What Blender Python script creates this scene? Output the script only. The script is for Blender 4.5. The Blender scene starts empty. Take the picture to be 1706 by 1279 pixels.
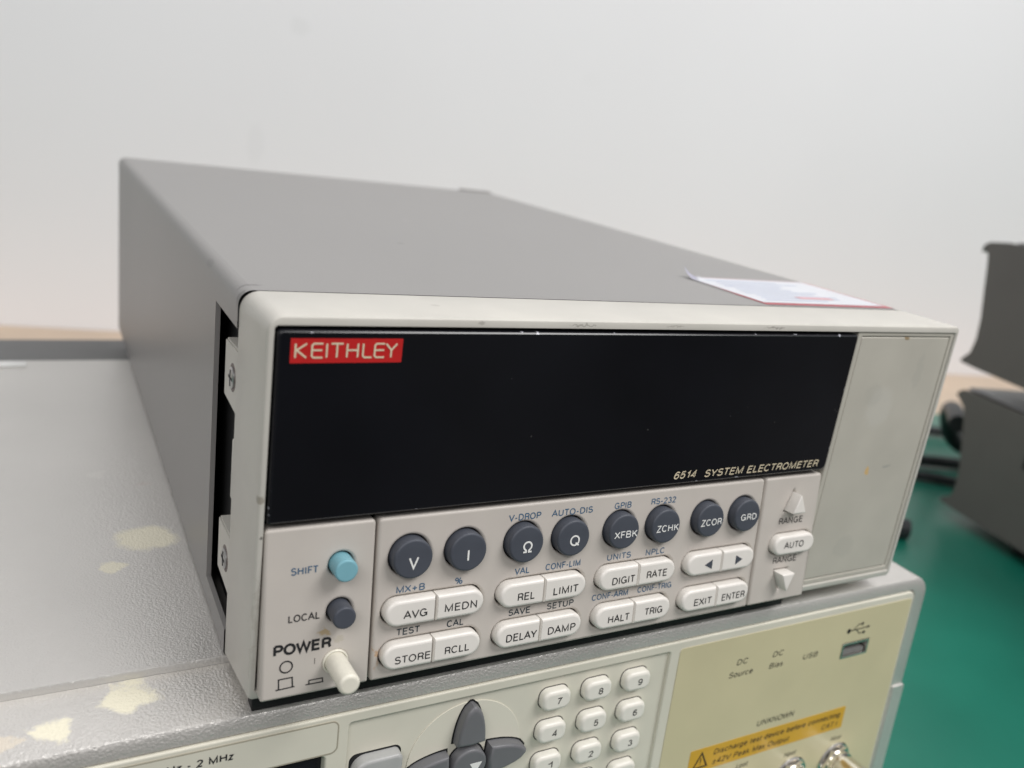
import bpy, bmesh, math, random
from mathutils import Matrix, Vector, Euler
random.seed(7)
S = bpy.context.scene
COL = S.collection
MM = 0.001
# ------------------------------------------------------------------ camera
cam = bpy.data.cameras.new('camera')
camo = bpy.data.objects.new('camera', cam); COL.objects.link(camo)
camo.location = (-0.0382513, -0.160993, 0.1277206)
camo.rotation_euler = Euler((1.2804972, -0.1333026, -0.4884129), 'XYZ')
cam.sensor_width = 36.0
cam.lens = 1418.682 / 1706 * 36.0
cam.clip_start = 0.01; cam.clip_end = 50
cam.dof.use_dof = True
cam.dof.focus_distance = 0.212
cam.dof.aperture_fstop = 12.5
S.camera = camo
# ------------------------------------------------------------------ room light with two added lamps
S.view_settings.view_transform = 'Standard'; S.view_settings.look = 'None'
S.view_settings.gamma = 1; S.view_settings.exposure = 0
W = bpy.data.worlds.new('World'); S.world = W; W.use_nodes = True
nt = W.node_tree; bg = nt.nodes['Background']
tc = nt.nodes.new('ShaderNodeTexCoord'); sx = nt.nodes.new('ShaderNodeSeparateXYZ')
rp = nt.nodes.new('ShaderNodeValToRGB'); mr = nt.nodes.new('ShaderNodeMapRange')
nt.links.new(tc.outputs['Generated'], sx.inputs[0]); nt.links.new(sx.outputs['Z'], mr.inputs[0])
mr.inputs[1].default_value = -1; mr.inputs[2].default_value = 1
wno = nt.nodes.new('ShaderNodeTexNoise'); wno.inputs['Scale'].default_value = 2.6; wno.inputs['Detail'].default_value = 3
nt.links.new(tc.outputs['Generated'], wno.inputs['Vector'])
wmr = nt.nodes.new('ShaderNodeMapRange'); wmr.inputs[1].default_value = .35; wmr.inputs[2].default_value = .65; wmr.inputs[3].default_value = .62; wmr.inputs[4].default_value = 1.38
wmx = nt.nodes.new('ShaderNodeMix'); wmx.data_type = 'RGBA'; wmx.blend_type = 'MULTIPLY'; wmx.inputs[0].default_value = 1
nt.links.new(wno.outputs['Fac'], wmr.inputs[0]); nt.links.new(wmr.outputs[0], wmx.inputs[7])
nt.links.new(mr.outputs[0], rp.inputs[0]); nt.links.new(rp.outputs[0], wmx.inputs[6]); nt.links.new(wmx.outputs[2], bg.inputs[0])
e = rp.color_ramp.elements
e[0].position = 0.40; e[0].color = (.13, .125, .12, 1)
e[1].position = 0.62; e[1].color = (.50, .50, .51, 1)
bg.inputs[1].default_value = 0.72
def area(name, loc, target, sx_, sy_, power, col=(1, .985, .96)):
    l = bpy.data.lights.new(name, 'AREA'); l.shape = 'RECTANGLE'; l.size = sx_; l.size_y = sy_
    l.energy = power; l.color = col
    o = bpy.data.objects.new(name, l); COL.objects.link(o); o.location = loc
    o.rotation_euler = (Vector(target) - Vector(loc)).to_track_quat('-Z', 'Y').to_euler()
    return o
area('ceiling_and_fill_light', (0.88, -0.8, 1.4), (0.15, 0.0, 0), 0.9, 0.6, 22.5, (1, .985, .97))
area('ceiling_and_fill_light', (-1.0, -1.25, 1.4), (0.1, 0.1, 0), 1.2, 0.6, 15.5, (1, .985, .97))  # fill lamp added at left front to lift the left-facing sides
area('ceiling_and_fill_light', (0.5, 0.10, 1.75), (0.35, 0.85, 0.2), 1.2, 0.3, 7, (.99, .99, 1))  # extra lamp added and tilted at the wall to brighten it

# ------------------------------------------------------------------ materials
def mat(name, col, rough=.45, spec=.5, metal=0, var=.06, vscale=40, bump=0, bscale=900, speck=0, speckcol=(.1, .09, .07), coat=0, stains=None):
    m = bpy.data.materials.new(name); m.use_nodes = True
    t = m.node_tree; N = t.nodes; L = t.links; b = N['Principled BSDF']
    b.inputs['Roughness'].default_value = rough; b.inputs['Metallic'].default_value = metal
    b.inputs['Specular IOR Level'].default_value = spec; b.inputs['Coat Weight'].default_value = coat
    co = N.new('ShaderNodeTexCoord')
    n = N.new('ShaderNodeTexNoise'); n.inputs['Scale'].default_value = vscale; n.inputs['Detail'].default_value = 5
    L.new(co.outputs['Object'], n.inputs['Vector'])
    r = N.new('ShaderNodeMapRange'); r.inputs[1].default_value = .3; r.inputs[2].default_value = .7
    r.inputs[3].default_value = 1 - var; r.inputs[4].default_value = 1 + var
    L.new(n.outputs['Fac'], r.inputs[0])
    mx = N.new('ShaderNodeMix'); mx.data_type = 'RGBA'; mx.blend_type = 'MULTIPLY'; mx.inputs[0].default_value = 1
    mx.inputs[6].default_value = (*col, 1); L.new(r.outputs[0], mx.inputs[7])
    out = mx.outputs[2]
    def blend(fac, c2, cur):
        k = N.new('ShaderNodeMix'); k.data_type = 'RGBA'; L.new(fac, k.inputs[0]); L.new(cur, k.inputs[6]); k.inputs[7].default_value = (*c2, 1)
        return k.outputs[2]
    if speck:
        n2 = N.new('ShaderNodeTexNoise'); n2.inputs['Scale'].default_value = 330; n2.inputs['Detail'].default_value = 2
        L.new(co.outputs['Object'], n2.inputs['Vector'])
        r2 = N.new('ShaderNodeMapRange'); r2.inputs[1].default_value = .735 - speck; r2.inputs[2].default_value = .76 - speck
        L.new(n2.outputs['Fac'], r2.inputs[0]); out = blend(r2.outputs[0], speckcol, out)
    worn = None
    for (c, rad, scol, amt, dist) in (stains or []):
        # elliptical worn patch with a ragged edge, fixed to the surface
        nn = N.new('ShaderNodeTexNoise'); nn.inputs['Scale'].default_value = 1.0 / max(rad) * 3.2; nn.inputs['Detail'].default_value = 8; nn.inputs['Roughness'].default_value = .65
        L.new(co.outputs['Object'], nn.inputs['Vector'])
        sb = N.new('ShaderNodeVectorMath'); sb.operation = 'SUBTRACT'; L.new(nn.outputs['Color'], sb.inputs[0]); sb.inputs[1].default_value = (.5, .5, .5)
        sc = N.new('ShaderNodeVectorMath'); sc.operation = 'SCALE'; L.new(sb.outputs[0], sc.inputs[0]); sc.inputs['Scale'].default_value = max(rad) * dist
        ad = N.new('ShaderNodeVectorMath'); ad.operation = 'ADD'; L.new(co.outputs['Object'], ad.inputs[0]); L.new(sc.outputs[0], ad.inputs[1])
        s2 = N.new('ShaderNodeVectorMath'); s2.operation = 'SUBTRACT'; L.new(ad.outputs[0], s2.inputs[0]); s2.inputs[1].default_value = c
        dv = N.new('ShaderNodeVectorMath'); dv.operation = 'DIVIDE'; L.new(s2.outputs[0], dv.inputs[0]); dv.inputs[1].default_value = rad
        ln = N.new('ShaderNodeVectorMath'); ln.operation = 'LENGTH'; L.new(dv.outputs[0], ln.inputs[0])
        q = N.new('ShaderNodeMapRange'); q.inputs[1].default_value = 1.1; q.inputs[2].default_value = .75; q.inputs[3].default_value = 0; q.inputs[4].default_value = amt
        L.new(ln.outputs['Value'], q.inputs[0]); out = blend(q.outputs[0], scol, out)
        if metal:
            if worn is None: worn = q.outputs[0]
            else:
                w2 = N.new('ShaderNodeMath'); w2.operation = 'MAXIMUM'; L.new(worn, w2.inputs[0]); L.new(q.outputs[0], w2.inputs[1]); worn = w2.outputs[0]
    L.new(out, b.inputs['Base Color'])
    if worn is not None:
        w3 = N.new('ShaderNodeMapRange'); w3.inputs[3].default_value = metal; w3.inputs[4].default_value = 0
        L.new(worn, w3.inputs[0]); L.new(w3.outputs[0], b.inputs['Metallic'])
    # uneven gloss
    rr = N.new('ShaderNodeMapRange'); rr.inputs[3].default_value = rough * .85; rr.inputs[4].default_value = min(1, rough * 1.15)
    L.new(n.outputs['Fac'], rr.inputs[0]); L.new(rr.outputs[0], b.inputs['Roughness'])
    if bump:
        nb = N.new('ShaderNodeTexNoise'); nb.inputs['Scale'].default_value = bscale; nb.inputs['Detail'].default_value = 2
        L.new(co.outputs['Object'], nb.inputs['Vector'])
        bp = N.new('ShaderNodeBump'); bp.inputs['Strength'].default_value = 1; bp.inputs['Distance'].default_value = bump
        L.new(nb.outputs['Fac'], bp.inputs['Height']); L.new(bp.outputs[0], b.inputs['Normal'])
    return m
# ------------------------------------------------------------------ object helpers
MW = {}
mm = lambda P: [(x*MM, y*MM) for x, y in P]
def thing(name, label, cat, loc=(0, 0, 0), rotz=0, group=None):
    o = bpy.data.objects.new(name, None); COL.objects.link(o); o.empty_display_size = .02
    M = Matrix.Translation(loc) @ Matrix.Rotation(rotz, 4, 'Z'); o.matrix_world = M; MW[o.name] = M
    o['label'] = label; o['category'] = cat
    if group: o['group'] = group
    return o
def link(name, me, m, parent=None, M=None, label=None, smooth=True):
    """link mesh; M None: the mesh is in world coordinates and the part shares its parent's origin; else M places the local mesh"""
    o = bpy.data.objects.new(name, me); COL.objects.link(o)
    if m is not None and not me.materials: me.materials.append(m)
    P = MW[parent.name] if parent else Matrix.Identity(4)
    if M is None:
        M = P.copy()
        if parent: me.transform(P.inverted())
    o.parent = parent
    o.matrix_local = P.inverted() @ M if parent else M
    MW[o.name] = M.copy()
    if label: o['label'] = label
    return o
def finish(bm, name, smooth=35):
    bmesh.ops.remove_doubles(bm, verts=bm.verts, dist=1e-7)
    bmesh.ops.recalc_face_normals(bm, faces=bm.faces)
    me = bpy.data.meshes.new(name); bm.to_mesh(me); bm.free()
    if smooth:
        for p in me.polygons: p.use_smooth = True
        me.set_sharp_from_angle(angle=math.radians(smooth))
        for p in me.polygons:
            if name in ('plate', 'key', 'case') and (len(p.vertices) > 4 or p.area > 2e-3 or (name == 'plate' and abs(p.normal.z) > .995)): p.use_smooth = False
    return me
def loft(rings, cap0=True, cap1=True, name='loft', smooth=35):
    bm = bmesh.new(); vs = [[bm.verts.new(p) for p in r] for r in rings]; n = len(rings[0])
    for a, b in zip(vs, vs[1:]):
        for i in range(n): bm.faces.new((a[i], a[(i+1) % n], b[(i+1) % n], b[i]))
    if cap0: bm.faces.new(vs[0][::-1])
    if cap1: bm.faces.new(vs[-1])
    return finish(bm, name, smooth)
def addbox(bm, x0, x1, y0, y1, z0, z1, bev=0, seg=2):
    r = bmesh.ops.create_cube(bm, size=1.0)
    for v in r['verts']: v.co = Vector(((x0+x1)/2 + v.co.x*(x1-x0), (y0+y1)/2 + v.co.y*(y1-y0), (z0+z1)/2 + v.co.z*(z1-z0)))
    if bev:
        es = list({e for v in r['verts'] for e in v.link_edges})
        bmesh.ops.bevel(bm, geom=es, offset=bev, segments=seg, profile=.5, affect='EDGES')
def boxmesh(*a, **k):
    bm = bmesh.new(); addbox(bm, *a, **k); return finish(bm, 'box')
def rrect(x0, x1, y0, y1, rs, n=6):
    """rounded rectangle, counter-clockwise; rs = radii (bl, br, tr, tl)"""
    if not isinstance(rs, (tuple, list)): rs = (rs,)*4
    P = []
    for (cx, cy, a0), r in zip(((x0, y0, 180), (x1, y0, 270), (x1, y1, 0), (x0, y1, 90)), rs):
        ox = cx + r if cx == x0 else cx - r; oy = cy + r if cy == y0 else cy - r
        for i in range(n+1):
            a = math.radians(a0 + 90*i/n); P.append((ox + r*math.cos(a), oy + r*math.sin(a)))
    return P
def circle(cx, cy, r, n=40): return [(cx + r*math.cos(2*math.pi*i/n), cy + r*math.sin(2*math.pi*i/n)) for i in range(n)]
def plate(outer, holes, z0, z1, bevel=0):
    """flat plate with real holes (2D curve, extruded, edges rounded) in local X,Y,Z"""
    cu = bpy.data.curves.new('plate', 'CURVE'); cu.dimensions = '2D'; cu.fill_mode = 'BOTH'
    for loop in [outer] + holes:
        s = cu.splines.new('POLY'); s.points.add(len(loop)-1); s.use_cyclic_u = True
        for p, q in zip(s.points, loop): p.co = (q[0], q[1], 0, 1)
    cu.extrude = (z1-z0)/2 - bevel; cu.bevel_depth = bevel; cu.bevel_resolution = 3; cu.offset = -bevel
    o = bpy.data.objects.new('tmp', cu); me = bpy.data.meshes.new_from_object(o)
    bpy.data.objects.remove(o); bpy.data.curves.remove(cu)
    me.transform(Matrix.Translation((0, 0, (z0+z1)/2)))
    bm = bmesh.new(); bm.from_mesh(me); bpy.data.meshes.remove(me)
    return finish(bm, 'plate', 30)
def tubemesh(pts, r, n=12, cyc=False):
    """tube along a smooth path"""
    cu = bpy.data.curves.new('tube', 'CURVE'); cu.dimensions = '3D'; s = cu.splines.new('NURBS'); s.points.add(len(pts)-1)
    for p, q in zip(s.points, pts): p.co = (*q, 1)
    s.use_endpoint_u = True; s.order_u = min(4, len(pts)); s.resolution_u = 8; cu.bevel_depth = r; cu.bevel_resolution = 4; cu.use_fill_caps = True
    o = bpy.data.objects.new('tmp', cu); me = bpy.data.meshes.new_from_object(o); bpy.data.objects.remove(o); bpy.data.curves.remove(cu)
    for p in me.polygons: p.use_smooth = True
    return me

# stroke alphabet: centre lines in a box of cap height 1
def arc(cx, cy, rx, ry, a0, a1, n=10): return [(cx + rx*math.cos(math.radians(a0+(a1-a0)*i/n)), cy + ry*math.sin(math.radians(a0+(a1-a0)*i/n))) for i in range(n+1)]
def ell(cx, cy, rx, ry, n=22): return arc(cx, cy, rx, ry, 90, 450, n)
X_ = .70   # x-height
def bowl(x0, x1, y0, y1):  # open D-shaped bowl from the stem
    r = (y1-y0)/2; k = max(x0, x1-r*.95)
    return [(x0, y1), (k, y1)] + arc(k, (y0+y1)/2, x1-k, r, 80, -80, 9) + [(k, y0), (x0, y0)]
G = {  # char: (width, left bearing, right bearing, strokes)
 'A': (.80, .0, .0, [[(0, 0), (.40, 1), (.80, 0)], [(.13, .34), (.67, .34)]]),
 'B': (.60, .12, .06, [[(0, 0), (0, 1)], bowl(0, .56, .53, 1), bowl(0, .60, 0, .53)]),
 'C': (.72, .07, .05, [arc(.37, .5, .37, .5, 42, 318, 20)]),
 'D': (.67, .12, .07, [[(0, 0), (0, 1)], [(0, 1), (.26, 1)] + arc(.26, .5, .41, .5, 85, -85, 12) + [(.26, 0), (0, 0)]]),
 'E': (.54, .12, .05, [[(.54, 1), (0, 1), (0, 0), (.56, 0)], [(0, .53), (.50, .53)]]),
 'F': (.50, .12, .02, [[(.52, 1), (0, 1), (0, 0)], [(0, .51), (.45, .51)]]),
 'G': (.74, .07, .10, [arc(.37, .5, .37, .5, 40, 340, 20) + [(.74, .44), (.42, .44)], [(.74, .44), (.74, 0)]]),
 'H': (.63, .12, .12, [[(0, 0), (0, 1)], [(.63, 0), (.63, 1)], [(0, .53), (.63, .53)]]),
 'I': (0, .13, .13, [[(0, 0), (0, 1)]]),
 'J': (.42, .03, .12, [[(.42, 1), (.42, .25)] + arc(.21, .25, .21, .25, 0, -180, 8)]),
 'K': (.62, .12, .0, [[(0, 0), (0, 1)], [(.60, 1), (0, .38)], [(.22, .60), (.64, 0)]]),
 'L': (.48, .12, .02, [[(0, 1), (0, 0), (.48, 0)]]),
 'M': (.78, .12, .12, [[(0, 0), (0, 1), (.39, .06), (.78, 1), (.78, 0)]]),
 'N': (.63, .12, .12, [[(0, 0), (0, 1), (.63, 0), (.63, 1)]]),
 'O': (.78, .07, .07, [ell(.39, .5, .39, .5)]),
 'P': (.58, .12, .03, [[(0, 0), (0, 1)], bowl(0, .58, .46, 1)]),
 'Q': (.78, .07, .07, [ell(.39, .5, .39, .5), [(.48, .25), (.78, -.03)]]),
 'R': (.62, .12, .02, [[(0, 0), (0, 1)], bowl(0, .58, .49, 1), [(.36, .49), (.52, .40), (.56, .12), (.62, 0)]]),
 'S': (.60, .06, .06, [arc(.30, .755, .27, .245, 25, 250, 12) + arc(.30, .27, .30, .27, 78, -158, 14)]),
 'T': (.64, .02, .02, [[(0, 1), (.64, 1)], [(.32, 1), (.32, 0)]]),
 'U': (.62, .12, .12, [[(0, 1), (0, .30)] + arc(.31, .30, .31, .30, 180, 360, 12) + [(.62, 1)]]),
 'V': (.76, .0, .0, [[(0, 1), (.38, 0), (.76, 1)]]),
 'W': (1.06, .0, .0, [[(0, 1), (.26, 0), (.53, 1), (.80, 0), (1.06, 1)]]),
 'X': (.70, .0, .0, [[(0, 0), (.68, 1)], [(.02, 1), (.70, 0)]]),
 'Y': (.72, .0, .0, [[(0, 1), (.36, .42), (.72, 1)], [(.36, .42), (.36, 0)]]),
 'Z': (.60, .05, .05, [[(.02, 1), (.58, 1), (0, 0), (.60, 0)]]),
 '0': (.52, .08, .08, [ell(.26, .5, .26, .5)]),
 '1': (.26, .12, .16, [[(0, .74), (.14, .78), (.26, 1), (.26, 0)]]),
 '2': (.52, .08, .08, [arc(.26, .73, .25, .27, 170, -25, 12) + [(.0, 0), (.52, 0)]]),
 '3': (.52, .08, .08, [arc(.25, .76, .22, .24, 160, -80, 11), arc(.25, .27, .27, .27, 85, -165, 12)]),
 '4': (.54, .06, .06, [[(.42, 0), (.42, 1), (0, .27), (.56, .27)]]),
 '5': (.52, .08, .08, [[(.48, 1), (.10, 1), (.03, .50)] + arc(.25, .33, .27, .33, 125, -160, 14)]),
 '6': (.52, .08, .08, [ell(.26, .31, .26, .31), arc(.30, .5, .30, .5, 45, 190, 12)]),
 '7': (.50, .08, .08, [[(0, 1), (.50, 1), (.26, .52), (.16, 0)]]),
 '8': (.52, .08, .08, [ell(.26, .76, .22, .24), ell(.26, .265, .26, .265)]),
 '9': (.52, .08, .08, [ell(.26, .69, .26, .31), arc(.22, .5, .30, .5, 10, -135, 12)]),
 '+': (.56, .10, .10, [[(0, .42), (.56, .42)], [(.28, .06), (.28, .78)]]),
 '-': (.28, .08, .08, [[(0, .38), (.28, .38)]]), '/': (.34, .02, .02, [[(0, 0), (.34, 1)]]), '.': (0, .12, .12, [[(0, -.05), (0, .10)]]),
 '!': (0, .12, .12, [[(0, .30), (0, 1)], [(0, -.04), (0, .10)]]), '\u00b1': (.50, .10, .10, [[(0, .50), (.50, .50)], [(.25, .25), (.25, .78)], [(0, .02), (.50, .02)]]),
 '%': (.86, .05, .05, [ell(.17, .76, .17, .24, 14), ell(.69, .24, .17, .24, 14), [(.20, 0), (.66, 1)]]),
 '\u03a9': (.80, .05, .05, [[(0, 0), (.27, 0), (.27, .13)] + arc(.40, .58, .37, .42, 242, -62, 20) + [(.53, .13), (.53, 0), (.80, 0)]]),
 ' ': (.22, .05, .05, []),
 'a': (.44, .07, .08, [arc(.22, X_-.18, .20, .18, 165, 0, 8) + [(.42, .10), (.47, 0)], [(.42, .42), (.16, .38)] + arc(.17, .19, .17, .19, 95, 300, 10) + [(.42, .17)]]),
 'b': (.47, .10, .07, [[(0, 0), (0, 1)], ell(.235, X_/2, .235, X_/2)]),
 'c': (.44, .07, .05, [arc(.23, X_/2, .23, X_/2, 45, 315, 14)]),
 'd': (.47, .07, .10, [[(.47, 0), (.47, 1)], ell(.235, X_/2, .235, X_/2)]),
 'e': (.46, .07, .06, [[(.02, X_*.52), (.46, X_*.52)] + arc(.23, X_/2, .23, X_/2, 4, 318, 16)]),
 'f': (.24, .03, .0, [[(.10, 0), (.10, .80)] + arc(.26, .80, .16, .20, 180, 90, 5), [(0, X_), (.26, X_)]]),
 'g': (.47, .07, .10, [[(.47, X_), (.47, -.08)] + arc(.24, -.06, .23, .20, 0, -150, 8), ell(.235, X_/2, .235, X_/2)]),
 'h': (.44, .10, .10, [[(0, 0), (0, 1)], [(0, .42)] + arc(.22, .44, .22, .26, 180, 0, 9) + [(.44, 0)]]),
 'i': (0, .10, .10, [[(0, 0), (0, X_)], [(0, .88), (0, 1.02)]]),
 'k': (.42, .10, .0, [[(0, 0), (0, 1)], [(.40, X_), (0, .26)], [(.16, .42), (.44, 0)]]),
 'n': (.44, .10, .10, [[(0, 0), (0, X_)], [(0, .42)] + arc(.22, .44, .22, .26, 180, 0, 9) + [(.44, 0)]]),
 'o': (.48, .07, .07, [ell(.24, X_/2, .24, X_/2)]),
 'p': (.47, .10, .07, [[(0, -.28), (0, X_)], ell(.235, X_/2, .235, X_/2)]),
 'r': (.24, .10, .0, [[(0, 0), (0, X_)], [(0, .40)] + arc(.22, .42, .22, .27, 175, 85, 5)]),
 's': (.40, .06, .06, [arc(.20, X_*.75, .18, X_*.25, 25, 250, 9) + arc(.20, X_*.26, .20, X_*.26, 78, -158, 10)]),
 't': (.22, .02, .03, [[(.10, .92), (.10, .14)] + arc(.22, .14, .12, .14, 180, 270, 4), [(0, X_), (.24, X_)]]),
 'u': (.44, .10, .10, [[(0, X_), (0, .24)] + arc(.22, .24, .22, .24, 180, 360, 9), [(.44, X_), (.44, 0)]]),
 'v': (.44, .0, .0, [[(0, X_), (.22, 0), (.44, X_)]]), 'x': (.42, .0, .0, [[(0, 0), (.42, X_)], [(0, X_), (.42, 0)]]),
 'z': (.40, .05, .05, [[(.02, X_), (.39, X_), (0, 0), (.41, 0)]]),
}
def ribbons(paths, w, shear=0, y0=0):
    """flat mitred strokes (mm); every stroke lies a few micrometres above the one before"""
    bm = bmesh.new(); zz = 0
    for P in paths:
        P = [Vector(p) for p in P]; P = [p for i, p in enumerate(P) if i == 0 or (p-P[i-1]).length > 1e-5]
        closed = (P[0]-P[-1]).length < 1e-4
        if closed: P = P[:-1]
        n = len(P); L_, R_ = [], []
        for i in range(n):
            a = P[i-1] if (i or closed) else None; b = P[(i+1) % n] if (i < n-1 or closed) else None
            d1 = (P[i]-a).normalized() if a is not None else None; d2 = (b-P[i]).normalized() if b is not None else None
            if d1 is None: d1 = d2
            if d2 is None: d2 = d1
            n1 = Vector((-d1.y, d1.x)); n2 = Vector((-d2.y, d2.x)); m_ = (n1+n2)
            m_ = m_.normalized() if m_.length > 1e-3 else n1
            k = 1/max(.42, m_.dot(n1)); o = m_*w/2*k
            for lst, q in ((L_, P[i]+o), (R_, P[i]-o)): lst.append(bm.verts.new(((q.x + shear*(q.y-y0))*MM, q.y*MM, zz)))
        for i in range(n if closed else n-1):
            j = (i+1) % n; bm.faces.new((L_[i], R_[i], R_[j], L_[j]))
        zz += .000002
    bmesh.ops.recalc_face_normals(bm, faces=bm.faces)
    for f in bm.faces:
        if f.normal.z < 0: f.normal_flip()
    me = bpy.data.meshes.new('print'); bm.to_mesh(me); bm.free(); return me
def lettering(s, F, x0, x1, base, cap, m, parent, h=.00006, shear=0, bold=0, spacing=1.0, label=None):
    """flat print: s fills x0..x1 (mm) on frame F with the given baseline and capital height (mm)"""
    w = cap*(.145 + bold); gapw = .07*spacing
    adv = 0; pos = []
    for i, c in enumerate(s):
        g = G[c]
        if i: adv += gapw + g[1]
        pos.append(adv); adv += g[0]
        if i < len(s)-1: adv += g[2] + .06
    room = (x1-x0) - w - shear*cap
    kx = room/adv if adv > 0 else 1
    paths = []
    for c, p in zip(s, pos):
        for st in G[c][3]: paths.append([(x0 + w/2 + (p+q[0])*kx, base + w/2 + q[1]*(cap-w)) for q in st])
    return link('lettering', ribbons(paths, w, shear, base), m, parent, F @ Matrix.Translation((0, 0, h)), label)
def frame(O, up):
    X = Vector((1, 0, 0)); U = Vector(up).normalized(); N = X.cross(U)
    M = Matrix.Identity(4)
    for i, c in enumerate((X, U, N)):
        for j in range(3): M[j][i] = c[j]
    M.translation = O
    return M
def T(F, u, v, h=0): return F @ Matrix.Translation((u*MM, v*MM, h*MM))
K1 = .004/.0399
FK = frame((0, -K1*.0419, 0), (0, K1, 1))      # keypad plane, leaning out at its foot
FV = frame((0, 0, 0), (0, 0, 1))               # upright front plane of the electrometer
FL = frame((0, .0015 + .005*.039, 0), (0, .039, 1))   # front plane of the lower meter
def profile_key(ring, H, rad, steps=5, foot=-1.2):
    """key with a rounded top edge; ring(e) = outline inset by e (mm)"""
    R = [(foot, 0), (H-rad, 0.02)]
    for i in range(1, steps+1):
        a = math.pi/2*i/steps; R.append((H-rad+rad*math.sin(a), .02 + rad*(1-math.cos(a))))
    return loft([[(x*MM, y*MM, z*MM) for x, y in ring(e)] for z, e in R], name='key', smooth=40)

# ------------------------------------------------------------------ the setting
m_wall = mat('white painted wall', (.82, .815, .83), .6, .3, var=.018, vscale=2.2, stains=[((.187, 0, .080), (.008, .02, .022), (.68, .68, .69), .18, .9), ((.223, 0, .195), (.010, .02, .008), (.66, .66, .66), .2, .9), ((.533, 0, .19), (.012, .02, .008), (.76, .76, .76), .1, .7)])
m_wood = mat('pale wood', (.62, .49, .37), .5, .4, var=.08, vscale=9)
m_mat = mat('green rubber mat', (.008, .145, .098), .36, .5, var=.10, vscale=14, bump=.0001, bscale=500)
TZ = -.120
wdir = Vector((1130, -215, 0)).normalized(); wn = Vector((-wdir.y, wdir.x, 0))      # along the wall, away from the room
wp = Vector((-.03, .772, 0)); wang = math.atan2(wdir.y, wdir.x)
def slab(name, pts, z0, z1, bev=0):
    bm = bmesh.new(); a = [bm.verts.new((x, y, z0)) for x, y in pts]; b = [bm.verts.new((x, y, z1)) for x, y in pts]
    n = len(pts); bm.faces.new(a[::-1]); bm.faces.new(b)
    for i in range(n): bm.faces.new((a[i], a[(i+1) % n], b[(i+1) % n], b[i]))
    if bev: bmesh.ops.bevel(bm, geom=bm.edges[:], offset=bev, segments=2, affect='EDGES')
    return finish(bm, name)
MWALL = Matrix.Translation(wp) @ Matrix.Rotation(wang, 4, 'Z')
wall = link('wall', boxmesh(-3.5, 4.5, 0, .12, -.9, 2.0), m_wall, None, MWALL); wall['kind'] = 'structure'
TFR = (Vector((.10, -.12, 0)) - wp).dot(wn)
table = link('table_top', boxmesh(-1.4, 2.6, TFR, -.001, TZ-.032, TZ, bev=.0015), m_wood, None, MWALL)
table['kind'] = 'structure'
# mat edge: through (0.87, 0.41) parallel to the wall
me_off = (Vector((.87, .41, 0)) - wp).dot(wn)
matO = link('bench_mat', boxmesh(-1.3, 2.5, TFR+.004, me_off, TZ+.0001, TZ+.0025, bev=.0008), m_mat, None, MWALL)
matO['label'] = 'green rubber mat covering the bench below the grey units'; matO['category'] = 'mat'
TOPZ = TZ + .0025

# ------------------------------------------------------------------ lower meter
LX0, LX1 = -.139, .241
ZL, ZS = -.003, -.005       # lid top, front strip top
stain = (.86, .81, .63)
Lroot = (.051, .18, TOPZ)
def ls(x, y, z): return (x - Lroot[0], y - Lroot[1], z - Lroot[2])
m_lid = mat('textured grey metallic paint', (.66, .64, .61), .34, .5, metal=.65, var=.035, vscale=25, bump=.00013, bscale=1700, stains=[
    (ls(-.0117, .0868, ZL), (.0090, .0080, .02), stain, .8, .45), (ls(-.0219, .0722, ZL), (.0036, .0034, .02), stain, .75, .45),
    (ls(-.0225, .1363, ZL), (.0024, .0036, .02), (.72, .70, .66), .5, .5), (ls(-.009, .1258, ZL), (.0026, .0012, .02), (.60, .52, .48), .4, .5)])
m_strip = mat('textured light grey metallic paint', (.72, .695, .66), .34, .5, metal=.6, var=.05, vscale=30, bump=.00022, bscale=1500, stains=[
    (ls(-.0222, .0160, ZS), (.0066, .0058, .03), stain, .9, .6), (ls(-.0388, .0098, ZS), (.0046, .0045, .03), stain, .88, .6), (ls(-.0462, .0080, ZS), (.0022, .0026, .03), (.76, .66, .52), .6, .5)])
m_frame = mat('light grey plastic', (.52, .52, .52), .45, .5, var=.04, vscale=60, bump=.00006, bscale=1500)
m_rear = mat('dark grey rear frame', (.12, .12, .12), .5, .4, var=.05)
m_ivory = mat('ivory plastic', (.66, .635, .54), .42, .45, var=.03, vscale=60)
m_yellow = mat('yellowed overlay film', (.585, .53, .34), .4, .4, var=.04, vscale=35)
m_disc = mat('pale ivory plastic', (.69, .664, .567), .42, .45, var=.02)
m_key = mat('cream key plastic', (.80, .77, .70), .36, .5, var=.03, vscale=150)
m_dkey = mat('dark grey key rubber', (.155, .155, .165), .42, .45, var=.05, vscale=150)
m_gkey = mat('light grey key plastic', (.42, .42, .415), .4, .5, var=.05, vscale=150)
m_ink = mat('dark print ink', (.02, .02, .022), .6, .3, var=.05)
m_inkgrey = mat('worn grey print ink', (.04, .04, .037), .6, .3, var=.2, vscale=900)
m_glass = mat('dark screen glass', (.006, .008, .012), .12, .5, var=0)
m_orange = mat('orange warning film', (.62, .36, .035), .4, .4, var=.05, vscale=60)
m_chrome = mat('nickel plating', (.78, .75, .70), .16, .5, metal=1, var=.08, vscale=300)
m_black = mat('black plastic', (.012, .012, .013), .5, .4, var=.1)
m_light = mat('white print ink', (.82, .82, .80), .5, .3, var=.03)
low = thing('bench_meter', 'wide ivory front component meter with number keys lying under the electrometer', 'measuring instrument', Lroot)
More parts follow.
